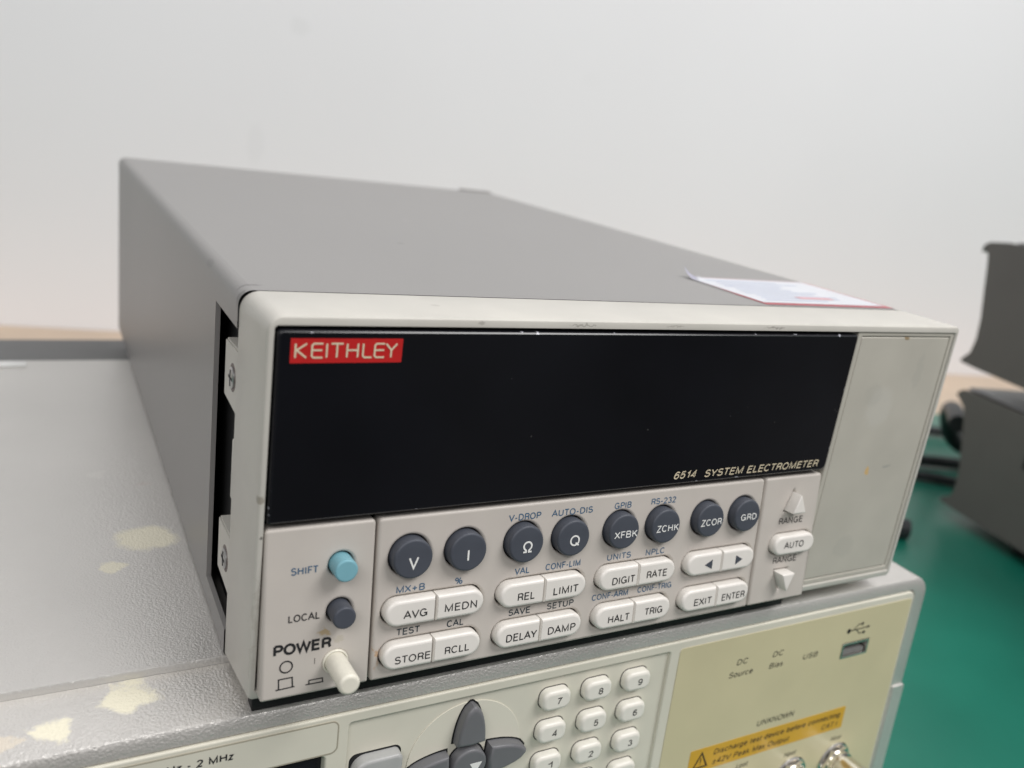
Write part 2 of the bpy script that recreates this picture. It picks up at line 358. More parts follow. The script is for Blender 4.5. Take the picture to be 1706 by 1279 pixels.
# lid and chassis
def lath(y):  # rounded-corner section of the body in XZ at depth y
    return [(x, y, z) for x, z in rrect(LX0+.001, LX1-.001, TOPZ+.010, ZL, (.002, .002, .006, .006), 6)]
link('lid', loft([[(x*.9985 + .0001, .0222, z if z < -.02 else z - .0006) for x, y, z in lath(0)], [(x, .0225, z if z < -.02 else z - .0001) for x, y, z in lath(0)], lath(.0231), lath(.2710), [(x, .2715, z if z < -.02 else z - .0005) for x, y, z in lath(0)]], name='lid'), m_lid, low)
# front strip / frame: a U over the top and down the right and left side
def front_frame():
    bm = bmesh.new()
    outer = rrect(LX0, LX1, TOPZ+.008, ZS, (.003, .003, .0075, .0075), 8)
    inner = rrect(LX0+.006, LX1-.0068, TOPZ+.012, ZS-.0043, (.001, .001, .003, .003), 8)
    def ring(P, y, k=0): return [(x, y + .039*(z - ZS) + k, z) for x, z in P]
    def inset(e): return rrect(LX0+e, LX1-e, TOPZ+.008+e, ZS-e, (.003, .003, .0075-e, .0075-e), 8)
    rings = [[(x, .0221, z) for x, z in outer], ring(outer, .0027), ring(inset(.0003), .0019), ring(inset(.001), .0015), ring(inner, .0015), ring(inner, .0060)]
    return loft(rings, False, False, 'frame', 30)
link('front_frame', front_frame(), m_strip, low, label='light grey textured front frame with worn yellow patches')
# lower bumper of the right side, a touch prouder than the frame, below the seam
link('corner_bumper', plate(mm(rrect(234.9, 241.35, -108, -49.2, (1, 2, 1.2, .6))), [], -.021, .0006, .0005), m_strip, low, FL)
# rear frame
bm = bmesh.new()
prof = [(.2716, -.0060), (.2755, -.0068), (.350, -.0150), (.352, -.018), (.352, TOPZ+.012), (.2716, TOPZ+.012)]
a = [bm.verts.new((LX0-.001, y, z)) for y, z in prof]; b = [bm.verts.new((LX1+.001, y, z)) for y, z in prof]
bm.faces.new(a); bm.faces.new(b[::-1])
for i in range(len(prof)): bm.faces.new((a[i], b[i], b[(i+1) % len(prof)], a[(i+1) % len(prof)]))
link('rear_frame', finish(bm, 'rear', 20), m_rear, low)
for x in (LX0+.03, LX1-.03):
    for y in (.03, .30): link('foot', boxmesh(x-.012, x+.012, y-.012, y+.012, TOPZ, TOPZ+.0105, bev=.001), m_black, low)
# ivory front panel with the recessed keypad field
ivo = link('front_panel', plate(mm(rrect(-132.6, 233.3, -102, -9.7, (2, 2, 2.5, 2.5))), [mm(rrect(-120, 19.0, -95, -20.3, 1.2)), mm(rrect(24.5, 122.6, -97, -12.6, 1.0)), mm(rrect(199.6, 213.7, -30.9, -24.4, .3))], -.003, .0006, .0005), m_ivory, low, FL)
kp = link('keypad_field', plate(mm(rrect(23.5, 123.4, -98, -12, .5)), [], -.003, -.0004), m_ivory, low, FL)
link('key_disc', plate(mm(circle(57.4, -31.2, 16.6, 64)), [], -.0004, -.00015, .0001), m_disc, low, FL)
link('title_strip', plate(mm(rrect(-125, 21.6, -19.6, -11.2, 1.6)), [], .0006, .00075, .0001), m_ivory, low, FL)
link('title_strip_outline', plate(mm(rrect(-125.3, 21.9, -19.9, -10.9, 1.8)), [mm(rrect(-124.95, 21.55, -19.55, -11.25, 1.5))], .0006, .00078), mat('faded tan line', (.36, .33, .26), .6, .3), low, FL)
scr = link('screen', plate(mm(rrect(-121, 20.0, -96, -19.5, .5)), [], -.0035, -.0022), m_glass, low, FL)
lettering('20 Hz - 2 MHz', FL, -20.6, -2.4, -15.1, 1.95, m_ink, ivo, h=.00082, bold=.035)
yel = link('terminal_overlay', plate(mm(rrect(126.2, 232.2, -99, -12.2, 1.2)), [mm(rrect(199.7, 213.6, -30.8, -24.5, .3))], .0006, .00078, .00005), m_yellow, low, FL)
for s, x0, x1, b0, cap, sh in (('DC', 150.6, 155.6, -22.7, 2.0, .2), ('Source', 148.1, 158.6, -27.0, 2.1, .2), ('DC', 166.2, 171.3, -22.9, 2.0, .2), ('Bias', 165.6, 172.0, -27.1, 2.0, .2),
                               ('USB', 180.9, 188.0, -26.8, 2.0, .2), ('UNKNOWN', 165.6, 182.9, -48.8, 2.2, .2), ('Hpot', 182.6, 188.6, -65.5, 1.9, .25), ('Hcur', 205.6, 211.4, -65.0, 1.9, .25), ('Lpot', 160.0, 165.6, -63.7, 1.9, .25), ('Lcur', 138.0, 143.8, -64, 1.9, .25)):
    lettering(s, FL, x0, x1, b0, cap, m_inkgrey, yel, h=.00084, shear=sh)
# USB trident
bm = bmesh.new()
def seg2(bm, a, b, w):
    a, b = Vector(a), Vector(b); d = (b-a).normalized(); n = Vector((-d.y, d.x))*w/2
    vs = [bm.verts.new((p.x*MM, p.y*MM, 0)) for p in (a+n, a-n, b-n, b+n)]; bm.faces.new(vs)
def disc2(bm, c, r, n=16): bm.faces.new([bm.verts.new(((c[0]+r*math.cos(2*math.pi*i/n))*MM, (c[1]+r*math.sin(2*math.pi*i/n))*MM, 0)) for i in range(n)])
disc2(bm, (201.4, -19.9), .95)
seg2(bm, (201.4, -19.9), (211.0, -19.7), .38); seg2(bm, (203.6, -19.85), (205.6, -18.0), .34); seg2(bm, (205.6, -18.0), (207.6, -18.0), .34); disc2(bm, (207.8, -18.0), .6)
seg2(bm, (205.0, -19.8), (207.0, -21.6), .34); seg2(bm, (207.0, -21.6), (209.0, -21.6), .34)
bm.faces.new([bm.verts.new((x*MM, y*MM, 0)) for x, y in ((208.8, -22.1), (209.9, -22.1), (209.9, -21.0), (208.8, -21.0))])
bm.faces.new([bm.verts.new((x*MM, y*MM, 0)) for x, y in ((210.6, -19.1), (212.2, -19.7), (210.6, -20.3))])
me = bpy.data.meshes.new('sym'); bm.to_mesh(me); bm.free()
link('port_symbol', me, m_ink, yel, FL @ Matrix.Translation((0, 0, .00084)))
# USB port
port = link('usb_port', plate(mm(rrect(200.0, 213.3, -30.5, -24.8, .3)), [mm(rrect(200.6, 212.7, -29.9, -25.4, .2))], -.0085, .0009, .0001), m_chrome, low, FL)
link('port_tongue', plate(mm(rrect(201.2, 212.1, -29.7, -28.1, .2)), [], -.0085, .0002, .0001), mat('port plastic', (.17, .165, .16), .5), port, FL)
link('port_back', plate(mm(rrect(199.5, 213.8, -31, -24.3, .2)), [], -.0100, -.0085), m_black, port, FL)
# warning label
wl = link('warning_label', plate(mm(((138.3, -58.2), (209.7, -60.2), (209.5, -51.0), (138.2, -51.7))), [], .00078, .00086), m_orange, low, FL)
bpy.data.objects.remove(wl)
wl = link('warning_label', plate(mm(rrect(138.3, 209.6, -60.0, -51.2, .5)), [], .00078, .00086), m_orange, low, FL, label='orange warning label with a black triangle')
lettering('Discharge test device before connecting', FL, 148.3, 207.4, -54.9, 2.1, m_inkgrey, wl, h=.00092, shear=.2)
lettering('\u00b142V Peak Max Output', FL, 148.4, 183.2, -58.6, 2.1, m_inkgrey, wl, h=.00092, shear=.2)
lettering('CAT I', FL, 198.8, 206.9, -58.6, 2.1, m_inkgrey, wl, h=.00092, shear=.2)
tri = [(140.0, -58.5), (146.6, -58.5), (143.3, -52.4)]; tri2 = [(140.9, -58.0), (145.7, -58.0), (143.3, -53.5)]
link('warning_triangle', plate(mm(tri), [mm(tri2)], .00086, .00092), m_ink, wl, FL)
lettering('!', FL, 143.0, 143.6, -57.4, 2.8, m_ink, wl, h=.00092)
# BNC terminals
def lathe(prof, n=32):
    rings = [[(r*math.cos(2*math.pi*i/n)*MM, r*math.sin(2*math.pi*i/n)*MM, h*MM) for i in range(n)] for r, h in prof]
    return loft(rings, True, True, 'lathe', 30)
def terminal(cx, cy):
    t = link('terminal', lathe([(7.9, .6), (7.9, 1.1), (7.5, 1.5), (6.9, 1.5), (6.8, .9)]), m_chrome, low, T(FL, cx, cy))
    hexr = loft([[(7.0*math.cos(math.pi/3*i)*MM, 7.0*math.sin(math.pi/3*i)*MM, h*MM) for i in range(6)] for h in (.9, 3.0)], True, True, 'nut', 20)
    link('nut', hexr, m_chrome, t, T(FL, cx, cy))
    link('barrel', lathe([(5.9, 2.8), (5.9, 4.4), (5.0, 4.8), (5.0, 5.4), (5.5, 5.8), (5.5, 12.6), (5.1, 13.0), (4.6, 13.0), (4.6, 6.0)]), m_chrome, t, T(FL, cx, cy))
    link('insulator', lathe([(3.6, 5.5), (3.6, 9.0), (3.2, 9.3), (1.0, 9.3)]), m_light, t, T(FL, cx, cy))
    for s in (-1, 1):
        lug = lathe([(1.0, 0), (1.0, 1.2), (.8, 1.4)], 14)
        link('bayonet_lug', lug, m_chrome, t, T(FL, cx, cy) @ Matrix.Translation((s*5.3*MM, 0, 10.5*MM)) @ Matrix.Rotation(s*math.pi/2, 4, 'Y'))
for cx in (143.0, 165.2, 187.4, 209.6): terminal(cx, -74.3)
# number keys
m_gap = mat('dark gap', (.05, .045, .04), .6, .2)
def numring(w, h, r): return lambda e: rrect(-w/2+e, w/2-e, -h/2+e, h/2-e, max(r-e, .15), 6)
nk = profile_key(numring(9.1, 6.2, 2.4), 2.6-.4+.4, 1.1, foot=-1.5)
first = True
for s, cx, cy in (('7', 83.2, -19.0), ('8', 96.95, -19.0), ('9', 110.7, -19.0), ('4', 83.2, -29.3), ('5', 96.95, -29.3), ('6', 110.7, -29.3), ('1', 83.2, -39.7), ('2', 96.95, -39.7), ('3', 110.9, -39.7),
                  ('0', 83.2, -50.0), ('.', 96.95, -50.0), ('+/-', 110.9, -50.0)):
    o = link('number_key', nk, m_key, low, T(FL, cx, cy, -.4 + random.uniform(-.05, .05)))
    w = 1.5 if len(s) == 1 else 3.0
    if s == '.': w = .5
    lettering(s, MW[o.name], .6-w/2, .6+w/2, -1.1, 2.1, m_ink, o, h=.00265, bold=.01)
    # dark clearance round the key
slot = plate(mm(numring(9.6, 6.75, 2.6)(0)), [mm(numring(9.0, 6.1, 2.4)(0))], -.00005, .00003)
for cx, cy in ((83.2, -19.0), (96.95, -19.0), (110.7, -19.0), (83.2, -29.3), (96.95, -29.3), (110.7, -29.3), (83.2, -39.7), (96.95, -39.7), (110.9, -39.7), (83.2, -50), (96.95, -50), (110.9, -50)):
    link('key_gap', slot, m_gap, low, T(FL, cx, cy, -.38))
# arrow cluster
def arch(tip, half, base, n=9):
    """pointed arch outline, point up, around 0,0 ; inset by e"""
    def ring(e):
        P = []; w = half - e; b = base + e; t = tip - e*1.5
        P += [(-w, b), (0, b - .35), (w, b)]
        for i in range(1, n): f = i/n; P.append((w*math.sqrt(max(0, 1-f**2.1))*(1-.10*f), b + (t-b)*f))
        P.append((.35, t)); P.append((-.35, t))
        for i in range(n-1, 0, -1): f = i/n; P.append((-w*math.sqrt(max(0, 1-f**2.1))*(1-.10*f), b + (t-b)*f))
        return P
    return ring
ak = profile_key(arch(5.9, 4.15, -5.4), 3.0, .9, foot=-1.2)
gap_a = plate(mm(arch(6.5, 4.7, -5.9)(0)), [], -.00003, .00003)
def clusterkey(dx, dy, rot, scale=1):
    Mx = T(FL, 57.6+dx, -31.9+dy, -.15) @ Matrix.Rotation(rot, 4, 'Z')
    link('arrow_key', ak, m_dkey, low, Mx); link('key_gap', gap_a, m_black, low, Mx @ Matrix.Translation((0, 0, .00001)))
clusterkey(0, 11.4, 0); clusterkey(0, -11.4, math.pi); clusterkey(11.6, -.4, -math.pi/2); clusterkey(-11.4, -.2, math.pi/2)
ck_ = link('cursor_key', profile_key(lambda e: circle(0, 0, 5.0-e, 40), 3.0, .7), m_dkey, low, T(FL, 57.7, -32.4, -.15))
link('key_gap', plate(mm(circle(0, 0, 5.5)), [], -.00003, .00003), m_black, low, T(FL, 57.7, -32.4, -.13))
link('cursor_mark', plate(mm([(-1.9, 1.5), (0, -1.6), (1.7, 1.5)]), [], .00300, .00305), m_light, ck_, MW[ck_.name] @ Matrix.Translation((.0018, -.0007, 0)))
link('cursor_mark', plate(mm([(-1.9, -4.6), (1.7, -4.6), (0, -1.5)]), [], .00300, .00305), m_light, ck_, MW[ck_.name] @ Matrix.Translation((.0018, -.0007, 0)))
sk = profile_key(lambda e: rrect(-6.3+e, 6.3-e, -4.5+e, 4.5-e, (1.5-e*.5, 1.5-e*.5, 1.6-e*.5, 3.6-e*.5), 6), 3.2, .8)
sg = plate(mm(rrect(-6.8, 6.8, -5, 5, 2)), [], -.00003, .00003)
for cy in (-27.6, -40.4, -53.2):
    link('soft_key', sk, m_gkey, low, T(FL, 32.2, cy, -.4)); link('key_gap', sg, m_black, low, T(FL, 32.2, cy, -.37))

# ------------------------------------------------------------------ the electrometer
E0 = (.107, .166, -.0029)
def es(x, y, z): return (x-E0[0], y-E0[1], z-E0[2])
dk = (.13, .125, .12)
m_case = mat('grey case paint', (.25, .241, .234), .38, .5, var=.05, vscale=9, bump=.00005, bscale=1500, stains=[
    (es(.0020, .0275, .0877), (.0030, .0009, .003), dk, .8, .7), (es(-.0005, .0235, .0855), (.002, .0011, .003), dk, .8, .6), (es(.065, .10, .0877), (.0012, .0014, .002), dk, .6, .6),
    (es(.09, .16, .0877), (.0008, .003, .002), (.36, .35, .34), .5, .6), (es(-.0012, .06, .086), (.002, .004, .0012), (.16, .155, .15), .4, 1.0)])
m_bezel = mat('beige bezel plastic', (.555, .535, .487), .42, .45, var=.045, vscale=70, bump=.00003, bscale=1500, stains=[
    (es(.0004, .0005, .0486), (.0011, .0014, .0010), (.30, .27, .22), .8, .8), (es(.0010, .0002, .0400), (.0004, .001, .0004), (.12, .11, .10), .8, .5), (es(.046, .0006, .0868), (.0010, .0012, .0005), (.30, .28, .25), .7, .8),
    (es(.073, .0003, .0866), (.0045, .0012, .00022), (.28, .26, .23), .7, .7), (es(.100, .0003, .0866), (.0030, .0012, .0002), (.28, .26, .23), .6, .7), (es(.134, .0003, .0866), (.0040, .0012, .00022), (.24, .22, .20), .8, .7),
    (es(.040, .012, .0877), (.0012, .0010, .002), (.42, .40, .36), .6, .8), (es(.0004, .0003, .020), (.0008, .002, .014), (.46, .43, .38), .45, .9)])
m_panel = mat('grey beige panel plastic', (.55, .508, .465), .40, .45, var=.03, vscale=90, stains=None)
rust = (.42, .25, .09); smud = (.36, .355, .32)
m_side = mat('grey blank panel paint', (.485, .462, .405), .45, .4, var=.05, vscale=55, stains=[
    (es(.186, 0, .062), (.006, .01, .007), (.56, .545, .50), .35, .5), (es(.200, 0, .073), (.0020, .01, .006), smud, .22, .6), (es(.182, 0, .066), (.004, .01, .004), smud, .18, .6),
    (es(.1883, 0, .0405), (.0011, .01, .0013), (.62, .42, .18), .9, .3), (es(.1975, 0, .0415), (.0022, .01, .0005), smud, .8, .3), (es(.187, 0, .014), (.005, .01, .004), smud, .22, .6), (es(.1905, 0, .0838), (.0009, .01, .0007), (.25, .17, .08), .9, .3)])
m_slot = mat('black chassis interior', (.010, .010, .011), .6, .3, var=.1)
m_disp = mat('black display window', (.0035, .0040, .0062), .09, .5, var=.25, vscale=30, speck=.003, speckcol=(.035, .035, .035))
m_red = mat('red brand film', (.52, .018, .018), .35, .4, var=.05, vscale=200)
m_brand = mat('pale gold print', (.72, .62, .45), .4, .4, var=.03)
m_btn = mat('slate button rubber', (.066, .073, .092), .48, .4, var=.06, vscale=200)
m_blue = mat('light blue button rubber', (.19, .41, .48), .45, .4, var=.05, vscale=200)
m_pill = mat('white key plastic', (.775, .74, .695), .34, .5, var=.025, vscale=200)
m_pow = mat('cream button plastic', (.76, .73, .63), .36, .5, var=.06, vscale=260)
m_blueink = mat('blue print ink', (.065, .130, .215), .6, .3, var=.05)
m_screw = mat('zinc screw', (.5, .5, .5), .3, .5, metal=1)
el = thing('electrometer', 'grey cased electrometer with black display window stacked on top of the wider meter', 'measuring instrument', E0)
CX0, CX1, CZ0, CZ1, CY0, CY1 = -.0012, .2152, -.0028, .0877, .0222, .3315
def crect(y, e=0, rt=.0032): return [(x, y, z) for x, z in rrect(CX0+e, CX1-e, CZ0+e, CZ1-e, (.0012, .0012, rt, rt), 5)]
def case_mesh():
    """sheet metal sleeve with the handle slot cut in its left and right side"""
    bm = bmesh.new(); SY, SZ0, SZ1 = .0480, .0045, .0792; TH = .0012
    base = crect(0); ys = [CY0, SY, CY1-.0012, CY1]
    # split the two long side edges at the slot heights so the slot can be left open
    P = []
    n = len(base)
    for i in range(n):
        a, b = base[i], base[(i+1) % n]; P.append((a[0], a[2]))
        if abs(a[2]-b[2]) > .05:
            zs = (SZ0, SZ1) if b[2] > a[2] else (SZ1, SZ0)
            for z in zs: P.append((a[0], z))
    n = len(P); cx, cz = (CX0+CX1)/2, (CZ0+CZ1)/2
    def ins(p, e): return (p[0] + (e if p[0] < cx else -e)*(1 if abs(p[0]-cx) > .10 else 0), p[1] + (e if p[1] < cz else -e)*(1 if abs(p[1]-cz) > .041 else 0))
    rings = []
    for k, y in enumerate(ys):
        e = .0012 if k == 3 else 0
        rings.append([bm.verts.new((*(lambda q: (q[0], y, q[1]))(ins(p, e)),)) for p in P])
    for k in range(3):
        for i in range(n):
            j = (i+1) % n
            isslot = k == 0 and abs(P[i][0]-P[j][0]) < 1e-9 and {round(P[i][1], 4), round(P[j][1], 4)} == {round(SZ0, 4), round(SZ1, 4)}
            if not isslot: bm.faces.new((rings[k][i], rings[k][j], rings[k+1][j], rings[k+1][i]))
    bm.faces.new(rings[3])
    # slot edges turn inward (sheet thickness)
    for side in (CX0, CX1):
        x2 = side + (TH if side < 0 else -TH)
        L_ = [(CY0, SZ1), (SY, SZ1), (SY, SZ0), (CY0, SZ0)]
        o = [bm.verts.new((side, y, z)) for y, z in L_]; q = [bm.verts.new((x2, y, z)) for y, z in L_]
        for i in range(3): bm.faces.new((o[i], o[i+1], q[i+1], q[i]))
    return finish(bm, 'case', 40)
case = link('case', case_mesh(), m_case, el)
link('chassis', boxmesh(CX0+.0042, CX1-.0042, .021, .20, .0005, .0845), m_slot, el)
link('rear_lip', boxmesh(.192, .2125, CY1-.004, CY1+.0015, CZ1-.004, CZ1+.0010, bev=.0007), m_case, el)
# bezel
def bezel_mesh():
    def outer(y, t, e, r):
        """t 0 back .. 1 front: the back is a touch wider than the front"""
        return [(x, y, z) for x, z in rrect(-.0010*(1-t)+e, .2140+.0010*(1-t)-e, -.0026*(1-t)+e, .0877-e, (.0008+.0004, .0008+.0004, max(r*.55-e, .0005), max(r-e, .0005)), 8)]
    def inner(y, g=0): return [(x, y, z) for x, z in rrect(.0013-g, .2126+g, .0020-g, .0858+g, (.0004, .0004, .0006, .0009), 8)]
    rings = [outer(.0221, 0, .0002, .0040), outer(.0216, .02, 0, .0042), outer(.0008, .97, 0, .0036), outer(.0004, .98, .00010, .0034), outer(.0001, 1, .00032, .0032), outer(.0, 1, .0006, .003), inner(0.0), inner(.0004, -.0002), inner(.008, -.0002)]
    return loft(rings, False, False, 'bezel', 32)
bezel = link('bezel', bezel_mesh(), m_bezel, el)
link('backing', boxmesh(.0012, .2127, .0062, .0072, .0018, .0859), m_slot, el)
link('gap_shade_bar', boxmesh(.0015, .1672, .0024, .0064, ZS+.0001, .0012, bev=.0003), m_slot, el, label='black bar added to darken the gap under the front edge')  # added black bar, makes the gap below the key panels read dark
# display window
dw = link('display_window', loft([[(x, y, z) for x, z in rrect(.0019+e, .1673-e, .0431+e, .0850-e, (.0004, .0016, .0008, .0008), 6)] for y, e in ((.0060, 0), (.0002, 0), (-.0003, .00015), (-.0006, .00055))], True, True, 'win', 25), m_disp, el)
m_edge = mat('chipped window edge with painted glints', (.006, .006, .009), .25, .5, var=0, speck=.075, speckcol=(.36, .36, .40))  # light specks stand for worn chips and for highlights painted on the rim
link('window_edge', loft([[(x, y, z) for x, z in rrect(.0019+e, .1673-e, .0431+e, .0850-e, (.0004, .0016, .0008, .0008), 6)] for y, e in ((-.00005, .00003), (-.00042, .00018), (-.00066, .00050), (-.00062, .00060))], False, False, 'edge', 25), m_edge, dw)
FW = frame((0, -.0006, 0), (0, 0, 1))
br = link('brand_label', plate(mm(rrect(4.45, 27.85, 78.25, 83.35, .1)), [], .00002, .00007), m_red, dw, FW)
# brand letters: slim strokes with rounded E
def strokes(paths, w): return ribbons(paths, w)
def glyph(c, x, w, b0, h):
    t = b0+h; m_ = b0+h*.53
    if c == 'K': return [[(x, b0), (x, t)], [(x+w, t), (x+.25, m_), (x+w, b0)]]
    if c == 'E': return [[(x+w, t), (x+.35, t), (x, t-.35), (x, b0+.35), (x+.35, b0), (x+w, b0)], [(x, m_), (x+w*.95, m_)]]
    if c == 'I': return [[(x, b0), (x, t)]]
    if c == 'T': return [[(x-w/2, t), (x+w/2, t)], [(x, b0), (x, t)]]
    if c == 'H': return [[(x, b0), (x, t)], [(x+w, b0), (x+w, t)], [(x, m_), (x+w, m_)]]
    if c == 'L': return [[(x, t), (x, b0+.35), (x+.35, b0), (x+w, b0)]]
    if c == 'Y': return [[(x-w/2, t), (x, m_)], [(x+w/2, t), (x, m_)], [(x, m_), (x, b0)]]
P = []
for c, x, w in (('K', 5.45, 2.2), ('E', 8.75, 2.2), ('I', 11.75, 0), ('T', 13.85, 2.5), ('H', 15.95, 2.25), ('L', 19.3, 1.9), ('E', 21.8, 2.1), ('Y', 25.4, 2.4)): P += glyph(c, x, w, 79.4, 2.9)
link('lettering', strokes([[(q[0], q[1]) for q in p] for p in P], .37), m_brand, br, FW @ Matrix.Translation((0, 0, .00013)))
lettering('6514', FW, 108.7, 116.7, 44.7, 2.2, m_brand, dw, shear=.2, bold=.012)
lettering('SYSTEM ELECTROMETER', FW, 119.4, 163.8, 44.5, 2.2, m_brand, dw, shear=.2)
# right blank panel with a fine rim line
sp = link('blank_panel', plate(mm(rrect(168.4, 212.3, 2.3, 85.55, .4)), [mm(rrect(170.0, 210.9, 4.0, 84.35, .4))], -.004, -.0004, .0003), m_side, el, FV)
spl = link('panel_insert', loft([[(x, y, z) for x, z in rrect(.1702+e, .2107-e, .0042+e, .08415-e, .0004, 4)] for y, e in ((.004, 0), (.0008, 0), (.0005, .0003))], True, True, 'ins', 25), m_side, el)
# keypad panels
rust2 = (.46, .33, .16)
def panel(name, x0, x1, holes, m):
    me = plate(mm(rrect(x0, x1, 2.0, 41.9, (.5, .5, 1.0, 1.0))), [mm(h) for h in holes], -.0045, 0, .0007)
    return link(name, me, m, el, FK)
def stadium(w, h, n=10):
    def ring(e):
        r = h/2-e; c = w/2-h/2; P = []
        for i in range(n+1): a = -math.pi/2+math.pi*i/n; P.append((c+r*math.cos(a), r*math.sin(a)))
        for i in range(n+1): a = math.pi/2+math.pi*i/n; P.append((-c+r*math.cos(a), r*math.sin(a)))
        return P
    return ring
def halfpill(w, h, side, n=12, gap=.16):
    def ring(e):
        r = h/2-e; c = w/2-h/2; ee = min(e, .30); P = []
        for i in range(n+1): a = -math.pi/2+math.pi*i/n; P.append((c+r*math.cos(a), r*math.sin(a)))
        P += [(gap+ee, r), (gap+ee, -r)]
        return P if side > 0 else [(-x, y) for x, y in P][::-1]
    return ring
sh = lambda P, u, v: [(x+u, y+v) for x, y in P]
m_pp = mat('stained grey beige panel plastic', (.55, .508, .465), .40, .45, var=.03, vscale=90, stains=[((.0156, .0163, 0), (.0019, .0010, .01), rust2, .75, .7), ((.0188, .0142, 0), (.0012, .0009, .01), (.46, .42, .33), .5, .5)])
m_kp = mat('keypad panel plastic', (.55, .508, .465), .40, .45, var=.03, vscale=90, stains=[((.0281, .0091, 0), (.0007, .0009, .01), (.50, .32, .18), .8, .6), ((.0284, .0070, 0), (.0009, .0013, .01), (.50, .36, .25), .6, .7)])
ppan = panel('power_panel', 1.75, 26.1, [circle(18.5, 32.24, 2.95, 32), circle(18.55, 21.17, 2.95, 32), circle(18.13, 8.89, 2.6, 32)], m_pp)
RB = [(34.61, 'V'), (48.46, 'I'), (64.25, '\u03a9'), (77.85, 'Q'), (93.5, 'XFBK'), (107.23, 'ZCHK'), (123.0, 'ZCOR'), (136.7, 'GRD')]
RT = {'V': (33.4, 35.9, 29.9, 2.95), 'I': (48.15, 48.75, 30.0, 3.0), '\u03a9': (63.1, 65.9, 30.1, 3.0), 'Q': (76.7, 79.6, 30.2, 2.9), 'XFBK': (90.3, 97.6, 30.55, 1.95), 'ZCHK': (104.0, 111.4, 30.8, 1.95), 'ZCOR': (119.5, 126.9, 30.8, 1.95), 'GRD': (134.1, 140.0, 30.95, 1.95)}
PL = [(41.3, 18.95), (41.35, 8.0), (70.85, 18.9), (70.8, 8.0), (100.25, 18.95), (100.23, 7.95), (129.6, 19.0), (129.35, 8.3)]
kpan = panel('keypad_panel', 26.75, 144.0, [circle(u, 32.2, 5.15, 40) for u, _ in RB] + [sh(stadium(26.0, 7.2)(0), u, v) for u, v in PL], m_kp)
TRI = lambda up: [(-2.35, -2.5), (2.35, -2.5), (0, 2.7)] if up else [(-2.35, 2.5), (0, -2.7), (2.35, 2.5)]
def tring(up, k=1.0):
    base = TRI(up)
    def ring(e):
        cx = sum(p[0] for p in base)/3; cy = sum(p[1] for p in base)/3; P = []
        for i in range(3):
            a = Vector(base[i]); p = Vector(base[i-1]); q = Vector(base[(i+1) % 3]); c = Vector((cx, cy))
            a = c + (a-c)*(1+k*.12 - e/1.6)
            d1 = (p-Vector(base[i])).normalized()*.3; d2 = (q-Vector(base[i])).normalized()*.3
            P += [tuple(a+d1), tuple(a+(d1+d2)*.25), tuple(a+d2)]
        return P
    return ring
rpan = panel('range_panel', 144.65, 167.5, [sh(stadium(17.3, 6.6)(0), 158.2, 20.8), sh(tring(True)(-.3), 156.6, 33.9), sh(tring(False)(-.3), 156.2, 9.4)], m_panel)
# round buttons
rb = profile_key(lambda e: circle(0, 0, 4.81-e, 48), 2.35, .55, foot=-2.5)
for u, s in RB:
    h = random.uniform(-.08, .08)
    o = link('round_button', rb, m_btn, el, T(FK, u, 32.2, h))
    x0, x1, b0, cap = RT[s]
    lettering(s, T(FK, 0, 0, h), x0, x1, b0, cap, m_light, o, h=.00242)
sb = profile_key(lambda e: circle(0, 0, 2.62-e, 36), 4.0, .45, foot=-2.5)
link('round_button', sb, m_blue, el, T(FK, 18.46, 32.24), label='small light blue shift button')
sb2 = sb.copy(); sb2.materials.clear()
link('round_button', sb2, m_btn, el, T(FK, 18.57, 21.17), label='small slate local button')
link('power_button', profile_key(lambda e: circle(0, 0, 2.45-e, 40), 10.6, .8, foot=-3), m_pow, el, T(FK, 18.13, 8.89), label='long cream push button for power')
link('button_collar', lathe([(2.95, -.2), (2.95, .25), (2.8, .4), (2.6, .4), (2.5, .2), (2.5, -1.0)]), m_pow, el, T(FK, 18.13, 8.89))
# pill keys in halves
hl = profile_key(halfpill(25.2, 6.46, -1), 2.0, .85, foot=-2.5); hr = profile_key(halfpill(25.2, 6.46, 1), 2.0, .85, foot=-2.5)
PT = [('AVG', 33.1, 39.0, 17.6, 2.0, 'MEDN', 43.5, 51.9, 17.65, 2.0), ('STORE', 31.7, 40.7, 6.35, 1.95, 'RCLL', 44.4, 50.9, 6.5, 1.95), ('REL', 63.2, 68.1, 17.4, 2.05, 'LIMIT', 73.5, 81.0, 17.35, 2.1), ('DELAY', 61.0, 69.8, 6.55, 2.1, 'DAMP', 73.1, 81.4, 6.5, 2.1),
      ('DIGIT', 91.7, 99.1, 17.35, 2.1, 'RATE', 103.0, 109.9, 17.65, 2.1), ('HALT', 91.8, 98.8, 6.4, 2.1, 'TRIG', 103.8, 109.9, 6.75, 2.1), None, ('EXIT', 121.2, 127.7, 6.75, 2.1, 'ENTER', 131.5, 140.3, 6.75, 2.1)]
for (u, v), t in zip(PL, PT):
    hh = random.uniform(-.08, .08)
    a = link('pill_key', hl, m_pill, el, T(FK, u, v, hh)); b = link('pill_key', hr, m_pill, el, T(FK, u, v, hh))
    if t:
        lettering(t[0], T(FK, 0, 0, hh), *t[1:5], m_ink, a, h=.00206); lettering(t[5], T(FK, 0, 0, hh), *t[6:10], m_ink, b, h=.00206)
    else:
        link('arrow_mark', plate(mm([(123.3, 18.85), (126.0, 17.4), (126.0, 20.2)]), [], .00203, .00207), m_btn, a, T(FK, 0, 0, hh))
        link('arrow_mark', plate(mm([(134.8, 17.5), (137.4, 18.9), (134.8, 20.35)]), [], .00203, .00207), m_btn, b, T(FK, 0, 0, hh))
au = link('pill_key', profile_key(stadium(16.7, 6.1), 2.0, .85, foot=-2.5), m_pill, el, T(FK, 158.2, 20.8))
